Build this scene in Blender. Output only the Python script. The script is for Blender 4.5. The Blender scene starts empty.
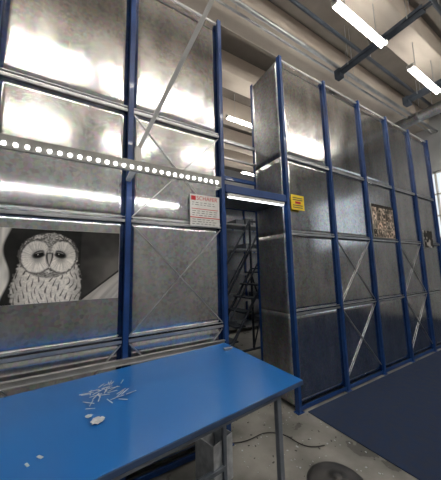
import bpy, bmesh, math, random
from mathutils import Vector, Matrix
import numpy as np
random.seed(3); rng=np.random.RandomState(5)
S=bpy.context.scene
COL=S.collection

# ---------------------------------------------------------------- materials
def newmat(name):
    m=bpy.data.materials.new(name); m.use_nodes=True
    nt=m.node_tree; b=nt.nodes['Principled BSDF']
    return m,nt,b
def setb(b,**k):
    for a,v in k.items():
        b.inputs[a.replace('_',' ')].default_value=v
def noisy(name,c1,c2,scale=5,rough=(.4,.6),metal=0,stretch=(1,1,1),bump=0,coat=0,detail=6,lo=.35,hi=.65):
    m,nt,b=newmat(name); N=nt.nodes; L=nt.links
    tc=N.new('ShaderNodeTexCoord'); mp=N.new('ShaderNodeMapping'); mp.inputs['Scale'].default_value=stretch
    n=N.new('ShaderNodeTexNoise'); n.inputs['Scale'].default_value=scale; n.inputs['Detail'].default_value=detail
    L.new(tc.outputs['Object'],mp.inputs['Vector']); L.new(mp.outputs['Vector'],n.inputs['Vector'])
    r=N.new('ShaderNodeValToRGB'); r.color_ramp.elements[0].color=(*c1,1); r.color_ramp.elements[1].color=(*c2,1)
    r.color_ramp.elements[0].position=lo; r.color_ramp.elements[1].position=hi
    L.new(n.outputs['Fac'],r.inputs['Fac']); L.new(r.outputs['Color'],b.inputs['Base Color'])
    mr=N.new('ShaderNodeMapRange'); mr.inputs['From Min'].default_value=.3; mr.inputs['From Max'].default_value=.7
    mr.inputs['To Min'].default_value=rough[0]; mr.inputs['To Max'].default_value=rough[1]
    L.new(n.outputs['Fac'],mr.inputs['Value']); L.new(mr.outputs['Result'],b.inputs['Roughness'])
    setb(b,Metallic=metal,Coat_Weight=coat)
    if bump:
        bp=N.new('ShaderNodeBump'); bp.inputs['Strength'].default_value=bump; bp.inputs['Distance'].default_value=.01
        L.new(n.outputs['Fac'],bp.inputs['Height']); L.new(bp.outputs['Normal'],b.inputs['Normal'])
    return m
def emis(name,c,s):
    m,nt,b=newmat(name); setb(b,Base_Color=(*c,1),Emission_Color=(*c,1),Emission_Strength=s); return m

def galv(name,tint=(1,1,1),rlo=.12,rhi=.21,k=1.0):
    m,nt,b=newmat(name); N=nt.nodes; L=nt.links
    tc=N.new('ShaderNodeTexCoord')
    mp=N.new('ShaderNodeMapping'); mp.inputs['Scale'].default_value=(3.5,3.5,1.2)
    n=N.new('ShaderNodeTexNoise'); n.inputs['Scale'].default_value=1.5; n.inputs['Detail'].default_value=9; n.inputs['Roughness'].default_value=.7
    L.new(tc.outputs['Object'],mp.inputs['Vector']); L.new(mp.outputs['Vector'],n.inputs['Vector'])
    v=N.new('ShaderNodeTexVoronoi'); v.inputs['Scale'].default_value=45; L.new(tc.outputs['Object'],v.inputs['Vector'])
    r=N.new('ShaderNodeValToRGB')
    r.color_ramp.elements[0].position=.3; r.color_ramp.elements[1].position=.7
    r.color_ramp.elements[0].color=(.39*tint[0],.41*tint[1],.44*tint[2],1)
    r.color_ramp.elements[1].color=(.68*tint[0],.69*tint[1],.70*tint[2],1)
    L.new(n.outputs['Fac'],r.inputs['Fac'])
    mx=N.new('ShaderNodeMix'); mx.data_type='RGBA'; mx.blend_type='OVERLAY'; mx.inputs['Factor'].default_value=.28
    L.new(r.outputs['Color'],mx.inputs['A']); L.new(v.outputs['Color'],mx.inputs['B'])
    hs=N.new('ShaderNodeHueSaturation'); hs.inputs['Saturation'].default_value=.6
    L.new(mx.outputs['Result'],hs.inputs['Color']); L.new(hs.outputs['Color'],b.inputs['Base Color'])
    mr=N.new('ShaderNodeMapRange'); mr.inputs['From Min'].default_value=.3; mr.inputs['From Max'].default_value=.7
    mr.inputs['To Min'].default_value=rlo; mr.inputs['To Max'].default_value=rhi
    L.new(n.outputs['Fac'],mr.inputs['Value']); L.new(mr.outputs['Result'],b.inputs['Roughness'])
    setb(b,Metallic=1.0)
    return m

M_galv=galv('galvanized_sheet'); M_galvd=galv('galvanized_dark',(.85,.87,.9),.28,.42)
M_rail=noisy('galvanized_rail',(.45,.47,.5),(.6,.61,.63),8,(.3,.45),.85)
M_post=noisy('blue_upright_paint',(.005,.038,.17),(.010,.06,.24),6,(.3,.45),0,coat=.2)
M_table=noisy('blue_tabletop_laminate',(.006,.11,.38),(.009,.135,.44),1.2,(.28,.30),0,coat=.12,detail=3,lo=.1,hi=.9)
M_edge=noisy('tabletop_edge',(.03,.06,.14),(.04,.08,.18),9,(.5,.6))
M_leg=noisy('grey_steel_tube',(.16,.19,.24),(.24,.27,.32),9,(.35,.5),.3)
M_white=noisy('white_enamel',(.72,.72,.70),(.8,.8,.78),6,(.35,.5))
M_alu=noisy('aluminium_profile',(.24,.24,.235),(.32,.32,.31),6,(.4,.55),.1)
M_paper=noisy('white_paper',(.75,.76,.78),(.9,.9,.9),20,(.6,.8))
M_scrap=noisy('dull_scrap_paper',(.40,.43,.47),(.6,.63,.67),20,(.6,.8))
M_black=noisy('black_plastic',(.012,.012,.014),(.03,.03,.032),12,(.35,.55))
M_grey=noisy('charcoal_plastic',(.028,.028,.03),(.05,.05,.052),12,(.3,.5))
M_dark=noisy('dark_steel',(.03,.04,.06),(.06,.075,.10),9,(.4,.6),.4)
M_conc=noisy('concrete_floor_finish',(.11,.11,.105),(.29,.285,.27),2.6,(.22,.5),0,bump=.2,detail=14)
M_mat=noisy('blue_carpet',(.003,.012,.042),(.007,.022,.068),14,(.75,.95),0,bump=.3,detail=10)
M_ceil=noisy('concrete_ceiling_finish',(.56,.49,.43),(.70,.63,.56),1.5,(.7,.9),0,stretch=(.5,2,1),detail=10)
M_slab=noisy('ceiling_slab_shaded',(.20,.18,.165),(.28,.255,.23),1.5,(.7,.9))  # darker than the ribs: recess shade between them put into the slab colour
M_wall=noisy('wall_plaster',(.34,.35,.37),(.46,.47,.49),1,(.7,.9))
M_red=noisy('red_print',(.5,.01,.02),(.65,.02,.03),9,(.4,.5))
M_yel=noisy('yellow_print',(.85,.62,.02),(.95,.72,.04),9,(.4,.5))
M_ink=noisy('ink_print',(.03,.03,.03),(.07,.07,.07),9,(.4,.5))
M_box=noisy('grey_storage_box',(.10,.12,.15),(.17,.19,.22),7,(.5,.7))
M_tube=emis('lamp_tube_glow',(1,.94,.84),46)
M_led=emis('led_glow',(1,.97,.92),60)
M_ledstrip=emis('door_lamp_glow',(.95,.97,1),5)

# ---------------------------------------------------------------- mesh helpers
def empty(name,loc=(0,0,0)):
    o=bpy.data.objects.new(name,None); o.empty_display_size=.1; COL.objects.link(o); o.location=loc; bpy.context.view_layer.update(); return o
class G:
    def __init__(s): s.bm=bmesh.new()
    def box(s,a,b,rot=None,piv=None):
        a=Vector(a); b=Vector(b); c=(a+b)/2; d=b-a
        r=bmesh.ops.create_cube(s.bm,size=1)
        M=Matrix.Translation(c)@Matrix.Diagonal((*[abs(x) for x in d],1))
        if rot is not None:
            p=Vector(piv) if piv else c
            M=Matrix.Translation(p)@rot@Matrix.Translation(-p)@M
        bmesh.ops.transform(s.bm,matrix=M,verts=r['verts']); return s
    def rod(s,p,q,r,r2=None,seg=12):
        p=Vector(p);q=Vector(q);d=q-p
        x=bmesh.ops.create_cone(s.bm,cap_ends=True,segments=seg,radius1=r,radius2=r if r2 is None else r2,depth=d.length)
        M=Matrix.Translation((p+q)/2)@d.to_track_quat('Z','Y').to_matrix().to_4x4()
        bmesh.ops.transform(s.bm,matrix=M,verts=x['verts']); return s
    def strip(s,p,q,w,t,n=(0,1,0)):
        p=Vector(p);q=Vector(q);d=(q-p); L=d.length; d.normalize(); n=Vector(n); u=d.cross(n).normalized(); n=u.cross(d)
        x=bmesh.ops.create_cube(s.bm,size=1)
        R=Matrix((d,u,n)).transposed().to_4x4()
        bmesh.ops.transform(s.bm,matrix=Matrix.Translation((p+q)/2)@R@Matrix.Diagonal((L,w,t,1)),verts=x['verts']); return s
    def lathe(s,c,prof,seg=40):
        c=Vector(c); rings=[]
        for r,z in prof:
            rings.append([s.bm.verts.new(c+Vector((r*math.cos(2*math.pi*i/seg),r*math.sin(2*math.pi*i/seg),z))) for i in range(seg)])
        for A,B in zip(rings,rings[1:]):
            for i in range(seg): s.bm.faces.new((A[i],A[(i+1)%seg],B[(i+1)%seg],B[i]))
        s.bm.faces.new(rings[0][::-1]); s.bm.faces.new(rings[-1]); return s
    def xf(s,M): bmesh.ops.transform(s.bm,matrix=M,verts=s.bm.verts); return s
    def out(s,name,mat,parent=None,bevel=0,smooth=False):
        me=bpy.data.meshes.new(name); bmesh.ops.recalc_face_normals(s.bm,faces=s.bm.faces); s.bm.to_mesh(me); s.bm.free()
        o=bpy.data.objects.new(name,me); COL.objects.link(o); me.materials.append(mat)
        if smooth:
            for p in me.polygons: p.use_smooth=True
        if bevel:
            m=o.modifiers.new('bevel','BEVEL'); m.width=bevel; m.segments=2; m.limit_method='ANGLE'
        if parent: o.parent=parent; o.matrix_parent_inverse=parent.matrix_world.inverted()
        return o

# ---------------------------------------------------------------- room
X0,X1,Y0,Y1,ZC=-6,9.5,-5,9.5,6.35
G().box((X0,Y0,-.1),(X1,Y1,0)).out('floor',M_conc)
P=empty('ceiling',(0,0,ZC))
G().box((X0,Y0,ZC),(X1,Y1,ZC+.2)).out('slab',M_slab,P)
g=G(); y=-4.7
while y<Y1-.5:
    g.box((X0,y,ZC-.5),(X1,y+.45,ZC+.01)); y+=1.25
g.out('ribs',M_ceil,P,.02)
G().box((X0-.2,Y0,0),(X0,Y1,ZC)).out('wall_left',M_wall)
G().box((X0,Y0-.2,0),(X1,Y0,ZC)).out('wall_front',M_wall)
G().box((X0,Y1,0),(X1,Y1+.2,ZC)).out('wall_back',M_wall)
g=G(); wins=[(2.35,4.3),(5.0,7.0),(-3.5,-1.2)]; zb,zt=2.3,4.4
g.box((X1,Y0,0),(X1+.2,Y1,zb)).box((X1,Y0,zt),(X1+.2,Y1,ZC))
ys=[Y0]+[v for w in sorted(wins) for v in w]+[Y1]
for i in range(0,len(ys),2): g.box((X1,ys[i],zb),(X1+.2,ys[i+1],zt))
g.out('wall_right',M_wall)
for i,(a,b) in enumerate(sorted(wins)):
    g=G(); k=0; yy=a
    while yy<b-.05: g.box((X1+.05,yy,zb),(X1+.11,yy+.05,zt)); yy+=(b-a-.05)/4
    g.box((X1+.05,b-.05,zb),(X1+.11,b,zt))
    for zz in (zb,2.98,3.66,zt-.05): g.box((X1+.05,a,zz),(X1+.11,b,zz+.05))
    g.out('window_%d'%(i+1),M_white)

# ---------------------------------------------------------------- racks with clad side
YW=1.94; TOP=4.1; DEP=.55
def warped_panel(x0,x1,z0,z1,y,seed,name,parent,axis='X',mat=M_galv):
    r=random.Random(seed); n=14
    bm=bmesh.new(); V=[]
    ph=[r.uniform(0,6.28) for _ in range(4)]; bul=r.uniform(-.001,.001); tl=r.uniform(-.004,.004); tx=r.uniform(-.001,.001)
    for j in range(n+1):
        row=[]
        for i in range(n+1):
            s=i/n;t=j/n
            d=.0005*math.sin(3*s+ph[0]+2*t)+.0007*math.sin(5*t+ph[1])+.0002*math.sin(9*s+ph[2])
            k=math.sin(math.pi*s)*math.sin(math.pi*t); d=d*k+bul*k*k+tl*(t-.5)+tx*(s-.5)
            if axis=='X': row.append(bm.verts.new((x0+(x1-x0)*s,y+d,z0+(z1-z0)*t)))
            else: row.append(bm.verts.new((y+d,x0+(x1-x0)*s,z0+(z1-z0)*t)))
        V.append(row)
    for j in range(n):
        for i in range(n): bm.faces.new((V[j][i],V[j][i+1],V[j+1][i+1],V[j+1][i]))
    me=bpy.data.meshes.new(name); bm.to_mesh(me); bm.free()
    for p in me.polygons: p.use_smooth=True
    o=bpy.data.objects.new(name,me); COL.objects.link(o); me.materials.append(mat)
    o.parent=parent; o.matrix_parent_inverse=parent.matrix_world.inverted()
    so=o.modifiers.new('thickness','SOLIDIFY'); so.thickness=.002
    return o
SE=[.06,1.0,1.9,2.82,TOP-.02]
def rack(name,posts,endfaces,braces,base):
    P=empty(name,(posts[0],YW,0))
    gp=G(); gr=G(); gb=G(); gs=G()
    W=.021
    for x in posts:
        for yy,s in ((YW,1),(YW+DEP,-1)):
            gp.box((x-W,yy-.02*s,0),(x+W,yy-.014*s,TOP+.03))
            gp.box((x-W,yy-.02*s,0),(x-W+.005,yy+.035*s,TOP+.03))
            gp.box((x+W-.005,yy-.02*s,0),(x+W,yy+.035*s,TOP+.03))
            gp.box((x-.045,min(yy-.03*s,yy+.04*s),0),(x+.045,max(yy-.03*s,yy+.04*s),.008))
        for z in (.12,.9,1.8,2.7,3.75): gb.box((x-.012,YW+.03,z),(x+.012,YW+DEP-.03,z+.03))
    k=0
    for a,b in zip(posts,posts[1:]):
        for z0,z1 in zip(SE,SE[1:]):
            k+=1; warped_panel(a+.02,b-.02,z0,z1,YW+.016,base+k,'panel_%d'%k,P)
        for z in SE[1:-1]:
            gr.box((a+.024,YW-.002,z-.018),(b-.024,YW+.012,z-.010))
            gr.box((a+.024,YW-.005,z-.010),(b-.024,YW+.012,z+.003))
            gr.box((a+.024,YW-.002,z+.020),(b-.024,YW+.012,z+.026))
        gr.box((a+.024,YW-.003,TOP-.02),(b-.024,YW+.012,TOP))
        gp.box((a,YW-.003,.01),(b,YW+.012,.05))
        for z in (.2,.8,1.4,2.0,2.6,3.2,3.7): gs.box((a+.03,YW+.03,z),(b-.03,YW+DEP-.03,z+.03))
    for i,(z0,z1) in braces:
        a,b=posts[i],posts[i+1]
        gb.strip((a+.03,YW+.006,z0),(b-.03,YW+.006,z1),.008,.008)
        gb.strip((a+.03,YW+.008,z1),(b-.03,YW+.008,z0),.008,.008)
    for xf in endfaces:
        for j,(z0,z1) in enumerate(zip(SE,SE[1:])):
            warped_panel(YW+.035,YW+DEP-.035,z0,z1,xf,base+40+j*2,'end_panel_%d'%(j+1),P,'Y',M_galvd)
    gp.out('uprights',M_post,P,.002); gr.out('seam_rails',M_rail,P); gb.out('braces',M_rail,P); gs.out('shelves',M_galvd,P)
    return P
B=.858
lp=[1.165-B*i for i in range(4,-1,-1)]
rp=[2.04+B*i*.985 for i in range(6)]
rack('clad_shelving_rack',lp,[1.155+.026],[(3,(1.03,1.87)),(3,(1.93,2.79)),(2,(.13,.97)),(3,(.13,.97))],0)
rack('clad_shelving_rack',rp,[2.04-.026],[(1,(1.03,1.87)),(1,(.13,.97)),(3,(1.03,1.87)),(3,(.13,.97))],100)
P=empty('wall_ledge_channel',(-.6,1.9,.87))
G().box((-2.2,1.90,.845),(1.13,1.918,.885)).box((-2.2,1.885,.845),(1.13,1.90,.850)).box((-2.2,1.885,.880),(1.13,1.90,.885)).box((-2.2,1.905,.73),(1.13,1.918,.76)).out('channel',M_rail,P,.001)

# door head frame between the racks
P=empty('doorway_header',(1.6,YW,2.25))
g=G().box((1.195,YW-.02,2.25),(2.01,YW+.02,2.33)).box((1.195,YW+DEP-.03,2.25),(2.01,YW+DEP,2.33))
g.box((1.195,YW+DEP-.03,2.62),(2.01,YW+DEP,2.67)).out('beams',M_post,P,.003)
G().box((1.195,YW+DEP-.03,3.12),(2.01,YW+DEP,3.16)).box((1.195,YW+DEP-.03,2.9),(2.01,YW+DEP,2.92)).out('tie_rails',M_rail,P)
G().box((1.195,YW+.02,2.255),(2.01,YW+DEP-.03,2.272)).out('deck',M_galvd,P)
G().box((1.22,YW-.01,2.215),(1.99,YW+.03,2.25)).out('lamp_casing',M_white,P,.004)
G().box((1.24,YW-.005,2.206),(1.97,YW+.02,2.215)).out('lamp_glow',M_ledstrip,P)

# ---------------------------------------------------------------- lamps
def ceil_lamp(x,y,z=5.2,L=1.35):
    P=empty('fluorescent_ceiling_lamp',(x+L/2,y,z))
    G().box((x,y-.03,z),(x+L,y+.03,z+.05)).box((x,y-.055,z-.02),(x+.03,y+.055,z+.05)).box((x+L-.03,y-.055,z-.02),(x+L,y+.055,z+.05)).out('housing',M_white,P,.004)
    G().rod((x+.03,y-.035,z-.015),(x+L-.03,y-.035,z-.015),.016).rod((x+.03,y+.035,z-.015),(x+L-.03,y+.035,z-.015),.016).out('tubes',M_tube,P,smooth=True)
    G().rod((x+.25,y,z+.05),(x+.25,y,ZC-.45),.005).rod((x+L-.25,y,z+.05),(x+L-.25,y,ZC-.45),.005).out('hangers',M_rail,P)
XS=(-3.86,-1.59,.67,2.94,5.21,7.48)
for yy,xs,dx,L in ((1.7,XS[2:],0,1.35),(-.8,XS[:5],-.42,2.0),(-3.1,XS[1:5],-.2,1.35),(4.6,XS[2:5],0,1.35),(7.2,XS[2:5],0,1.35)):
    for xx in xs: ceil_lamp(xx+dx,yy,L=L)

# LED strip lamp on arms from the uprights
P=empty('led_strip_lamp',(.2,1.58,2.17))
ya=1.56
G().box((-.75,ya-.03,2.178),(.90,ya+.03,2.20)).box((-.75,ya-.045,2.125),(.90,ya-.030,2.20)).box((.895,ya-.047,2.115),(.905,ya+.032,2.205)).out('casing',M_alu,P,.003)
g=G(); x=-.74
while x<.88:
    g.box((x,ya-.0475,2.144),(x+.014,ya-.045,2.160)); x+=.047
g.out('led_dots',M_led,P)
g=G(); x=-.74
while x<.88:
    g.box((x,ya+.002,2.172),(x+.012,ya+.014,2.178)); x+=.036
g.out('led_dots_rear',M_led,P)
G().box((.28,ya,2.20),(.315,YW-.02,2.225)).box((-.58,ya,2.20),(-.545,YW-.02,2.225)).box((.28,ya-.02,2.20),(.315,ya+.02,2.31)).out('wall_arms',M_white,P,.003)
g=G(); a=Vector((.298,ya,2.29)); b=Vector((.53,1.13,2.88)); d=(b-a); t=(ZC-.5-a.z)/d.z
g.strip(a,a+d*t,.026,.018,(0,1,0)); g.out('suspension_bar',M_white,P,.003)

# overhead pipes / cable trays
for nm,xa,xb,y0,y1 in (('cable_tray',4.42,4.56,1.2,2.6),('cable_tray',6.64,6.84,.4,2.3)):
    P=empty(nm,((xa+xb)/2,(y0+y1)/2,5.5))
    G().box((xa,y0,5.46),(xb,y1,5.47)).box((xa,y0,5.46),(xa+.01,y1,5.53)).box((xb-.01,y0,5.46),(xb,y1,5.53)).rod(((xa+xb)/2-.03,y0-.1,5.49),((xa+xb)/2-.03,y1+.1,5.49),.02).rod(((xa+xb)/2+.03,y0-.1,5.49),((xa+xb)/2+.03,y1+.1,5.49),.015).box((xa,y1-.02,5.38),(xb,y1+.10,5.56)).out('tray',M_dark,P)
    g=G()
    for yy in (y0+.2,y1-.2):
        for xx in (xa,xb): g.rod((xx,yy,5.47),(xx,yy,ZC),.006)
    g.out('hangers',M_rail,P)
for yy,zz,r,M in ((2.62,5.6,.035,M_rail),(2.75,5.6,.02,M_rail),(2.25,5.72,.03,M_dark),(1.15,5.72,.03,M_dark)):
    P=empty('ceiling_conduit',(2,yy,zz)); G().rod((-5.9,yy,zz),(9.4,yy,zz),r,seg=18).out('pipe',M,P,smooth=True)
    g=G()
    for xx in (-4,-1,2,5,8): g.rod((xx,yy,zz),(xx,yy,ZC),.006)
    g.out('clips',M_rail,P)
P=empty('ventilation_duct',(7.9,0,5.5)); G().rod((7.9,-4.9,5.55),(7.9,3.4,5.55),.14,seg=32).out('pipe',M_galvd,P,smooth=True)
g=G(); yy=-4.5
while yy<3.4: g.rod((7.9,yy,5.55),(7.9,yy+.03,5.55),.150,seg=32); g.rod((7.9,yy,5.68),(7.9,yy,ZC),.006); yy+=1.0
g.out('duct_collars',M_rail,P)

# ---------------------------------------------------------------- painted flat sheets
def sheet(name,x0,x1,z0,z1,y,nx,nz,fn):
    P=empty(name,((x0+x1)/2,y,(z0+z1)/2))
    xs=np.linspace(x0,x1,nx); zs=np.linspace(z0,z1,nz)
    Xg,Zg=np.meshgrid(xs,zs); verts=np.stack([Xg.ravel(),np.full(Xg.size,y),Zg.ravel()],1)
    idx=np.arange(nx*nz).reshape(nz,nx)
    F=np.stack([idx[:-1,:-1].ravel(),idx[:-1,1:].ravel(),idx[1:,1:].ravel(),idx[1:,:-1].ravel()],1)
    me=bpy.data.meshes.new('print'); me.from_pydata(verts.tolist(),[],F.tolist())
    C=np.clip(fn(Xg,Zg),0,1); col=np.concatenate([C.reshape(-1,3),np.ones((nx*nz,1))],1).astype(np.float32)
    at=me.color_attributes.new('ink','FLOAT_COLOR','POINT'); at.data.foreach_set('color',col.ravel())
    m,nt,b=newmat(name+'_print'); a=nt.nodes.new('ShaderNodeAttribute'); a.attribute_name='ink'
    nt.links.new(a.outputs['Color'],b.inputs['Base Color']); setb(b,Roughness=.6); b.inputs['Specular IOR Level'].default_value=.25
    me.materials.append(m); o=bpy.data.objects.new('print',me); COL.objects.link(o); o.parent=P; o.matrix_parent_inverse=P.matrix_world.inverted()
    G().box((x0-.001,y+.0008,z0-.001),(x1+.001,y+.006,z1+.001)).out('backing',M_paper,P)
    return P
def vnoise(X,Z,fx,fz,seed):
    r=np.random.RandomState(seed); T=r.rand(64,64)
    a=X*fx+100;b=Z*fz+100; i=np.floor(a).astype(int);j=np.floor(b).astype(int);u=a-i;v=b-j
    u=u*u*(3-2*u);v=v*v*(3-2*v)
    g=lambda p,q:T[p%64,q%64]
    return (g(i,j)*(1-u)+g(i+1,j)*u)*(1-v)+(g(i,j+1)*(1-u)+g(i+1,j+1)*u)*v
def sm(e0,e1,x):
    t=np.clip((x-e0)/(e1-e0),0,1); return t*t*(3-2*t)
def lerp(a,b,t): return a*(1-t)+b*t
def owl(X,Z):
    a=(X+.175)/.158; b=(Z-1.615)/.150
    n=vnoise(X,Z,30,30,1); nf=vnoise(X,Z,170,170,2); nm=vnoise(X,Z,90,90,12)
    v=.008+.010*n
    dd=(Z-1.30)-(X+.01)*.80
    board=.34+.22*vnoise(X*.7-Z*.6,Z,90,6,3)
    v=np.where(X>-.0,.020+.10*sm(.02,.25,X)*sm(1.8,1.5,Z)+.02*n,v)
    v=np.where((X>-.0)&(dd<.0),board,v)
    v=np.where((X>-.0)&(dd>=-.004)&(dd<.012),.02,v)
    bark=.35+.45*vnoise(X,Z,70,12,4)
    v=lerp(v,bark,sm(.012,-.004,X+.395-.02*np.sin(Z*18)))
    bw=1.0+.16*np.sin(np.clip((-b-.5)*1.5,0,3)); 
    cols=a*6+.7*np.sin(b*3+a*2)+1.1*vnoise(X,Z,18,18,21); fx=np.abs(cols-np.round(cols))
    rowp=b*2.1+np.modf(np.abs(np.sin(np.round(cols)*91.7)*47.3))[0]; ry=rowp-np.floor(rowp)
    streak=sm(.26,.06,fx+.14*ry)*sm(.98,.6,ry)*sm(.0,.2,ry)
    bv=(.80+.25*(nf-.5)-.25*(nm-.3))*(1-.92*streak)*(1-.4*sm(.6,1.05,np.abs(a)))
    v=lerp(v,bv,sm(.06,-.06,np.abs(a)-bw+.12*(nm-.5))*sm(-.3,-.45,b))
    hr=np.sqrt((a/1.02)**2+((b-.02)/.98)**2)+.05*(nm-.5)
    bar=.5+.5*np.sin(hr*40+7*vnoise(X,Z,40,40,7))
    crown=.10+.60*bar*sm(.15,.75,nf+.15*nm)
    hm=sm(1.03,.95,hr); v=lerp(v,crown,hm)
    for sx in (-1,1):
        dx=a-sx*.42; dy=b+.05; r=np.sqrt((dx/.50)**2+(dy/.68)**2); t=np.arctan2(dy,dx)
        rays=vnoise(t*11,r,3,1.6,8+sx)
        ring=.76+.46*(rays-.5)+.15*(nf-.5)
        ring=ring*(1-.6*sm(.62,.18,r)*sm(-.3,.3,dx*-sx+.2)); 
        v=lerp(v,.05+.12*nf,hm*sm(1.16,1.06,r)*sm(.0,.15,np.abs(a)))
        v=lerp(v,ring,hm*sm(1.05,.93,r+.08*(nm-.5)))
        ex=dx+sx*.07; ey=dy-.10+sx*ex*.30
        e=np.sqrt((ex/.185)**2+(ey/.135)**2)
        v=lerp(v,.05,sm(1.5,1.0,e)); v=lerp(v,.004,sm(1.0,.85,e))
        lid=sm(.95,.8,e)*sm(.045,.065,ey); v=lerp(v,.18+.1*nf,lid)
        v=np.where(((ex+.04)**2+(ey+.0)**2)<.0006,.5,v)
    br=sm(.03,-.03,np.abs(a)-(.04+.15*sm(.1,.9,b)))*sm(.05,.15,b)*hm
    v=lerp(v,.12+.5*nf,br)
    arc=np.exp(-((np.abs(a)-(.13+.22*np.clip(b-.05,0,1)))/.045)**2)*sm(.0,.1,b)*sm(.75,.45,b); v=lerp(v,.88,arc*.8)
    w=.10*(1-np.clip((-b-.02)/.42,0,1)**1.5)
    v=lerp(v,.05,sm(.05,.0,np.abs(a)-w)*sm(-.52,-.42,b)*sm(.16,.08,b))
    v=lerp(v,.55,sm(.01,-.02,np.abs(a)-w*.7)*sm(-.44,-.38,b)*sm(.10,.04,b))
    v=lerp(v,.05+.35*nf,hm*sm(-.72,-.80,b)); 
    return np.stack([v*1.05,v*1.0,v*.92],-1)
sheet('owl_poster',-.50,.245,1.315,1.785,YW-.026,420,270,owl)
def collage(X,Z):
    i=np.floor((X-3.78)/.128);j=np.floor((Z-1.93)/.13)
    h=np.modf(np.abs(np.sin(i*12.9+j*78.2)*437.5))[0]; h2=np.modf(np.abs(np.sin(i*3.9+j*18.2)*137.5))[0]
    n=vnoise(X,Z,35,35,9); v=.03+.6*h*n+.30*(n>.70)
    g=(np.modf((X-3.78)/.128)[0]<.06)|(np.modf((Z-1.93)/.13)[0]<.06); v=np.where(g,.40,v)
    v=np.where(Z>2.40,.02,v)
    return np.stack([v*(1+.25*h2),v*(.92+.05*h2),v*.78],-1)
sheet('photo_collage_poster',3.78,4.42,1.93,2.45,YW-.026,120,100,collage)
def dark(X,Z):
    n=vnoise(X,Z,18,18,11); v=.03+.5*sm(.55,.8,n); return np.stack([v,v*.95,v*.9],-1)
sheet('small_photo_print',5.48,5.86,1.82,2.14,YW-.026,60,50,dark)

def txt(s,loc,size,mat,parent,name):
    cu=bpy.data.curves.new(name,'FONT'); cu.body=s; cu.size=size; cu.extrude=.0004; cu.align_x='LEFT'
    o=bpy.data.objects.new(name,cu); COL.objects.link(o); o.rotation_euler=(math.pi/2,0,0); o.location=loc
    cu.materials.append(mat); bpy.context.view_layer.update()
    me=bpy.data.meshes.new_from_object(o.evaluated_get(bpy.context.evaluated_depsgraph_get())); mw=o.matrix_world.copy()
    bpy.data.objects.remove(o); n=bpy.data.objects.new(name,me); COL.objects.link(n); n.matrix_world=mw
    n.parent=parent; n.matrix_parent_inverse=parent.matrix_world.inverted(); return n
P=empty('load_rating_sign',(.96,YW-.02,2.03))
ys=YW-.014
G().box((.82,ys-.003,1.89),(1.12,ys,2.18)).out('plate',M_white,P)
g=G().box((.83,ys-.005,2.125),(.875,ys-.003,2.165)).box((.82,ys-.005,1.965),(1.12,ys-.003,1.972)).box((.835,ys-.005,2.045),(1.10,ys-.003,2.050)); g.out('red_marks',M_red,P)
txt('SCHÄFER',(.882,ys-.004,2.13),.052,M_red,P,'heading')
g=G()
for k,z in enumerate((2.105,2.085,2.028,2.008,1.988,1.95,1.93,1.91)):
    x=.84
    while x<1.06:
        w=random.uniform(.012,.04); g.box((x,ys-.0045,z-.002),(min(x+w,1.10),ys-.003,z+.002)); x+=w+.016
g.out('text_lines',M_ink,P)
P=empty('yellow_warning_sign',(2.2,YW-.03,2.25))
ys=YW-.024
G().box((2.075,ys-.003,2.17),(2.29,ys,2.35)).out('plate',M_yel,P)
g=G()
for z in (2.315,2.29,2.225,2.20): g.box((2.10,ys-.005,z-.005),(2.26,ys-.003,z+.004))
g.out('text_lines',M_ink,P)
G().box((2.14,ys-.0045,2.245),(2.23,ys-.003,2.272)).out('red_mark',M_red,P)

# ---------------------------------------------------------------- work table
TZ=.87; TL,TW=2.7,.85
an=math.radians(6); A=(1.11,1.868)
MT=Matrix(((math.cos(an),-.005,0,A[0]),(math.sin(an),1.0,0,A[1]),(0,0,1,0),(0,0,0,1)))
P=empty('work_table',(A[0]-TL/2,A[1]-.6,0))
G().box((-TL,-TW,TZ-.024),(0,0,TZ-.001)).xf(MT).out('tabletop_core',M_edge,P,.003)
G().box((-TL+.002,-TW+.002,TZ-.0005),(-.002,-.002,TZ+.001)).xf(MT).out('tabletop_laminate',M_table,P)
g=G()
for x in (-.18,-TL+.14):
    for yy in (-TW+.04,-.24): g.box((x-.015,yy-.015,.01),(x+.015,yy+.015,TZ-.024))
    g.box((x-.015,-TW+.04,TZ-.054),(x+.015,-.24,TZ-.024))
for yy in (-TW+.04,-.24): g.box((-TL+.14,yy-.015,TZ-.054),(-.18,yy+.015,TZ-.024))
g.box((-TL+.14,-.26,.12),(-.18,-.23,.15))
g.xf(MT).out('steel_frame',M_leg,P,.003)
g=G()
for x in (-.18,-TL+.14):
    for yy in (-TW+.04,-.24): g.rod((x,yy,0),(x,yy,.012),.025)
g.xf(MT).out('feet',M_black,P)

# items on the table
def crumple(name,x,y,z,s,seed,mat=M_scrap,flat=.35):
    bm=bmesh.new(); r=random.Random(seed); bmesh.ops.create_icosphere(bm,subdivisions=3,radius=s)
    mn=9
    for v in bm.verts:
        n=v.co.normalized(); k=.65+.5*r.random()*abs(math.sin(5*n.x+seed)*math.cos(4*n.y))+.15*r.random()
        v.co=Vector((v.co.x*k*1.3,v.co.y*k,v.co.z*k*flat)); mn=min(mn,v.co.z)
    for v in bm.verts: v.co+=Vector((x,y,z-mn))
    me=bpy.data.meshes.new(name); bm.to_mesh(me); bm.free(); me.materials.append(mat)
    o=bpy.data.objects.new(name,me); COL.objects.link(o); return o
crumple('crumpled_paper',.09,1.22,TZ+.001,.024,1)
crumple('crumpled_paper',.06,1.28,TZ+.001,.013,2)
g=G()
for i in range(34):
    x=.13+random.uniform(-.07,.10);yy=1.42+random.uniform(-.11,.12);an=random.uniform(0,3.1);L=random.uniform(.03,.07)
    z=TZ+.0035+.0008*i
    g.strip((x,yy,z),(x+L*math.cos(an),yy+L*math.sin(an),z),.004,.0015,(0,0,1))
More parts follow.
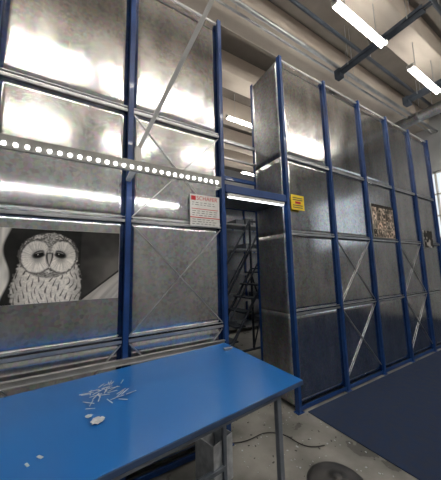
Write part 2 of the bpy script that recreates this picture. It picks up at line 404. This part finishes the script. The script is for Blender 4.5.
g.out('loose_cable_ties',M_scrap)
P=empty('door_latch_part',(1.03,1.72,TZ))
G().box((1.0,1.68,TZ+.001),(1.05,1.71,TZ+.018)).rod((1.05,1.695,TZ+.009),(1.075,1.695,TZ+.009),.007).out('body',M_rail,P,.002)
g=G().strip((-.10,1.12,TZ+.002),(-.085,1.10,TZ+.002),.010,.0015,(0,0,1)).strip((-.13,1.1,TZ+.002),(-.12,1.08,TZ+.002),.008,.0015,(0,0,1)); g.out('paper_scraps',M_scrap)

# ---------------------------------------------------------------- floor things
G().box((2.12,-1.6,0),(8.6,1.90,.008)).out('blue_floor_mat',M_mat,None,.003)
c=(1.30,.98,0); P=empty('waste_bin',c)
G().lathe(c,[(.12,.0),(.125,.01),(.155,.25),(.16,.255)]).out('bucket',M_black,P,smooth=True)
G().lathe(c,[(.160,.25),(.168,.262),(.168,.285),(.155,.297),(.13,.31),(.08,.32),(.03,.324),(.028,.335),(.01,.34)]).out('lid',M_grey,P,smooth=True)
P=empty('open_white_carton',(.9,1.72,0))
g=G(); R=Matrix.Rotation(.3,4,'Z'); pv=(.90,1.85,0)
for a,b in (((.76,1.74,0),(.96,1.745,.30)),((.76,1.92,0),(.96,1.925,.30)),((.76,1.74,0),(.765,1.925,.30)),((.955,1.74,0),(.96,1.925,.30)),((.76,1.74,0),(.96,1.925,.005))): g.box((a[0],a[1]-.12,a[2]),(b[0],b[1]-.12,b[2]),R,pv)
g.out('walls',M_scrap,P)
g=G()
for i in range(150):
    x=random.uniform(1.15,2.1); yy=random.uniform(.9,2.6); s=random.uniform(.004,.018); an=random.uniform(0,3)
    g.strip((x,yy,.0015),(x+s*math.cos(an),yy+s*math.sin(an),.0015),s*.7,.002,(0,0,1))
g.out('floor_debris',M_scrap)
g=G()
for i in range(70):
    x=random.uniform(1.25,2.08); yy=random.uniform(1.1,2.5); s=random.uniform(.006,.02); an=random.uniform(0,3)
    g.strip((x,yy,.0015),(x+s*math.cos(an),yy+s*math.sin(an),.0015),s*.5,.002,(0,0,1))
g.out('floor_grit',M_black)
cu=bpy.data.curves.new('cable','CURVE'); cu.dimensions='3D'; cu.bevel_depth=.004; sp=cu.splines.new('NURBS')
pts=[(1.1,2.0,.006),(1.3,1.85,.006),(1.5,1.95,.006),(1.72,1.75,.006),(1.66,1.55,.006),(1.85,1.5,.006)]
sp.points.add(len(pts)-1)
for p_,c_ in zip(sp.points,pts): p_.co=(*c_,1)
sp.use_endpoint_u=True; cu.materials.append(M_black); o=bpy.data.objects.new('loose_floor_cable',cu); COL.objects.link(o)

# ---------------------------------------------------------------- interior racks behind
def open_rack(name,x0,n,y0,dep,h,bay=1.0,lev=6):
    P=empty(name,(x0,y0,0))
    gp=G();gs=G();gx=G()
    for i in range(n+1):
        x=x0+i*bay
        for yy in (y0,y0+dep): gp.box((x-.025,yy-.025,0),(x+.025,yy+.025,h))
    for k in range(lev):
        z=.12+k*(h-.2)/(lev-1)
        gs.box((x0+.026,y0-.01,z),(x0+n*bay-.026,y0+dep+.01,z+.025))
        gs.box((x0+.026,y0-.02,z-.02),(x0+n*bay-.026,y0-.005,z+.03))
        if k<lev-1:
            for i in range(n):
                for q in range(3):
                    if random.random()<.35:
                        xx=x0+i*bay+.06+q*.3; hh=random.uniform(.1,.25); gx.box((xx,y0+.05,z+.025),(xx+.25,y0+dep-.05,z+.025+hh))
        if k<lev-1:
            gs.box((x0,y0+dep+.01,z),(x0+n*bay,y0+dep+.016,z+(h-.2)/(lev-1)-.03))
    gp.out('uprights',M_post,P); gs.out('shelves',M_galvd,P); gx.out('storage_boxes',M_box,P)
open_rack('open_shelving_rack',1.0,6,4.9,.6,3.3)
open_rack('open_shelving_rack',-3.5,4,4.9,.6,3.3)
open_rack('open_shelving_rack',1.0,6,7.6,.6,3.3)
P=empty('rolling_platform_ladder',(2.1,3.3,0))
g=G(); y0,y1=3.1,3.6
for yy in (y0,y1):
    g.rod((1.75,yy,.08),(2.75,yy,1.5),.022); g.rod((2.75,yy,.08),(2.75,yy,2.4),.022); g.rod((3.2,yy,.08),(3.2,yy,2.4),.022)
    g.rod((1.75,yy,.08),(3.2,yy,.08),.02); g.rod((2.75,yy,2.4),(3.2,yy,2.4),.02); g.rod((2.75,yy,1.95),(3.2,yy,1.95),.016)
    g.rod((1.80,yy,.95),(2.75,yy,2.4),.018); g.rod((1.80,yy,.13),(1.80,yy,.95),.018); g.rod((2.75,yy,.1),(3.2,yy,1.4),.014); g.rod((3.2,yy,.1),(2.75,yy,1.4),.014)
    g.rod((1.80,yy,.55),(2.75,yy,1.95),.014)
for i in range(7):
    t=(i+.7)/7; x=1.75+t*1.0; z=.08+t*1.42
    g.box((x-.09,y0,z-.012),(x+.09,y1,z+.012))
g.box((2.75,y0,1.49),(3.2,y1,1.515)); g.out('frame',M_dark,P)
g=G()
for x in (1.8,3.15):
    for yy in (y0,y1): g.rod((x,yy-.015,.05),(x,yy+.015,.05),.05,seg=20)
g.out('wheels',M_black,P)

# ---------------------------------------------------------------- world, camera
w=bpy.data.worlds.new('sky'); S.world=w; w.use_nodes=True
bg=w.node_tree.nodes['Background']; bg.inputs['Color'].default_value=(.85,.93,1,1); bg.inputs['Strength'].default_value=1.0
cam=bpy.data.cameras.new('camera'); co=bpy.data.objects.new('camera',cam); COL.objects.link(co); S.camera=co
cam.sensor_fit='HORIZONTAL'; cam.sensor_width=36; cam.lens=36*240/441; cam.clip_start=.02
az=math.radians(59.7); pit=math.radians(7); roll=math.radians(-1.3)
f=Vector((math.cos(az)*math.cos(pit),math.sin(az)*math.cos(pit),math.sin(pit)))
q=f.to_track_quat('-Z','Y'); co.matrix_world=Matrix.Translation((0,0,1.5))@q.to_matrix().to_4x4()@Matrix.Rotation(roll,4,'Z')
S.view_settings.view_transform='Standard'; S.view_settings.exposure=0.08
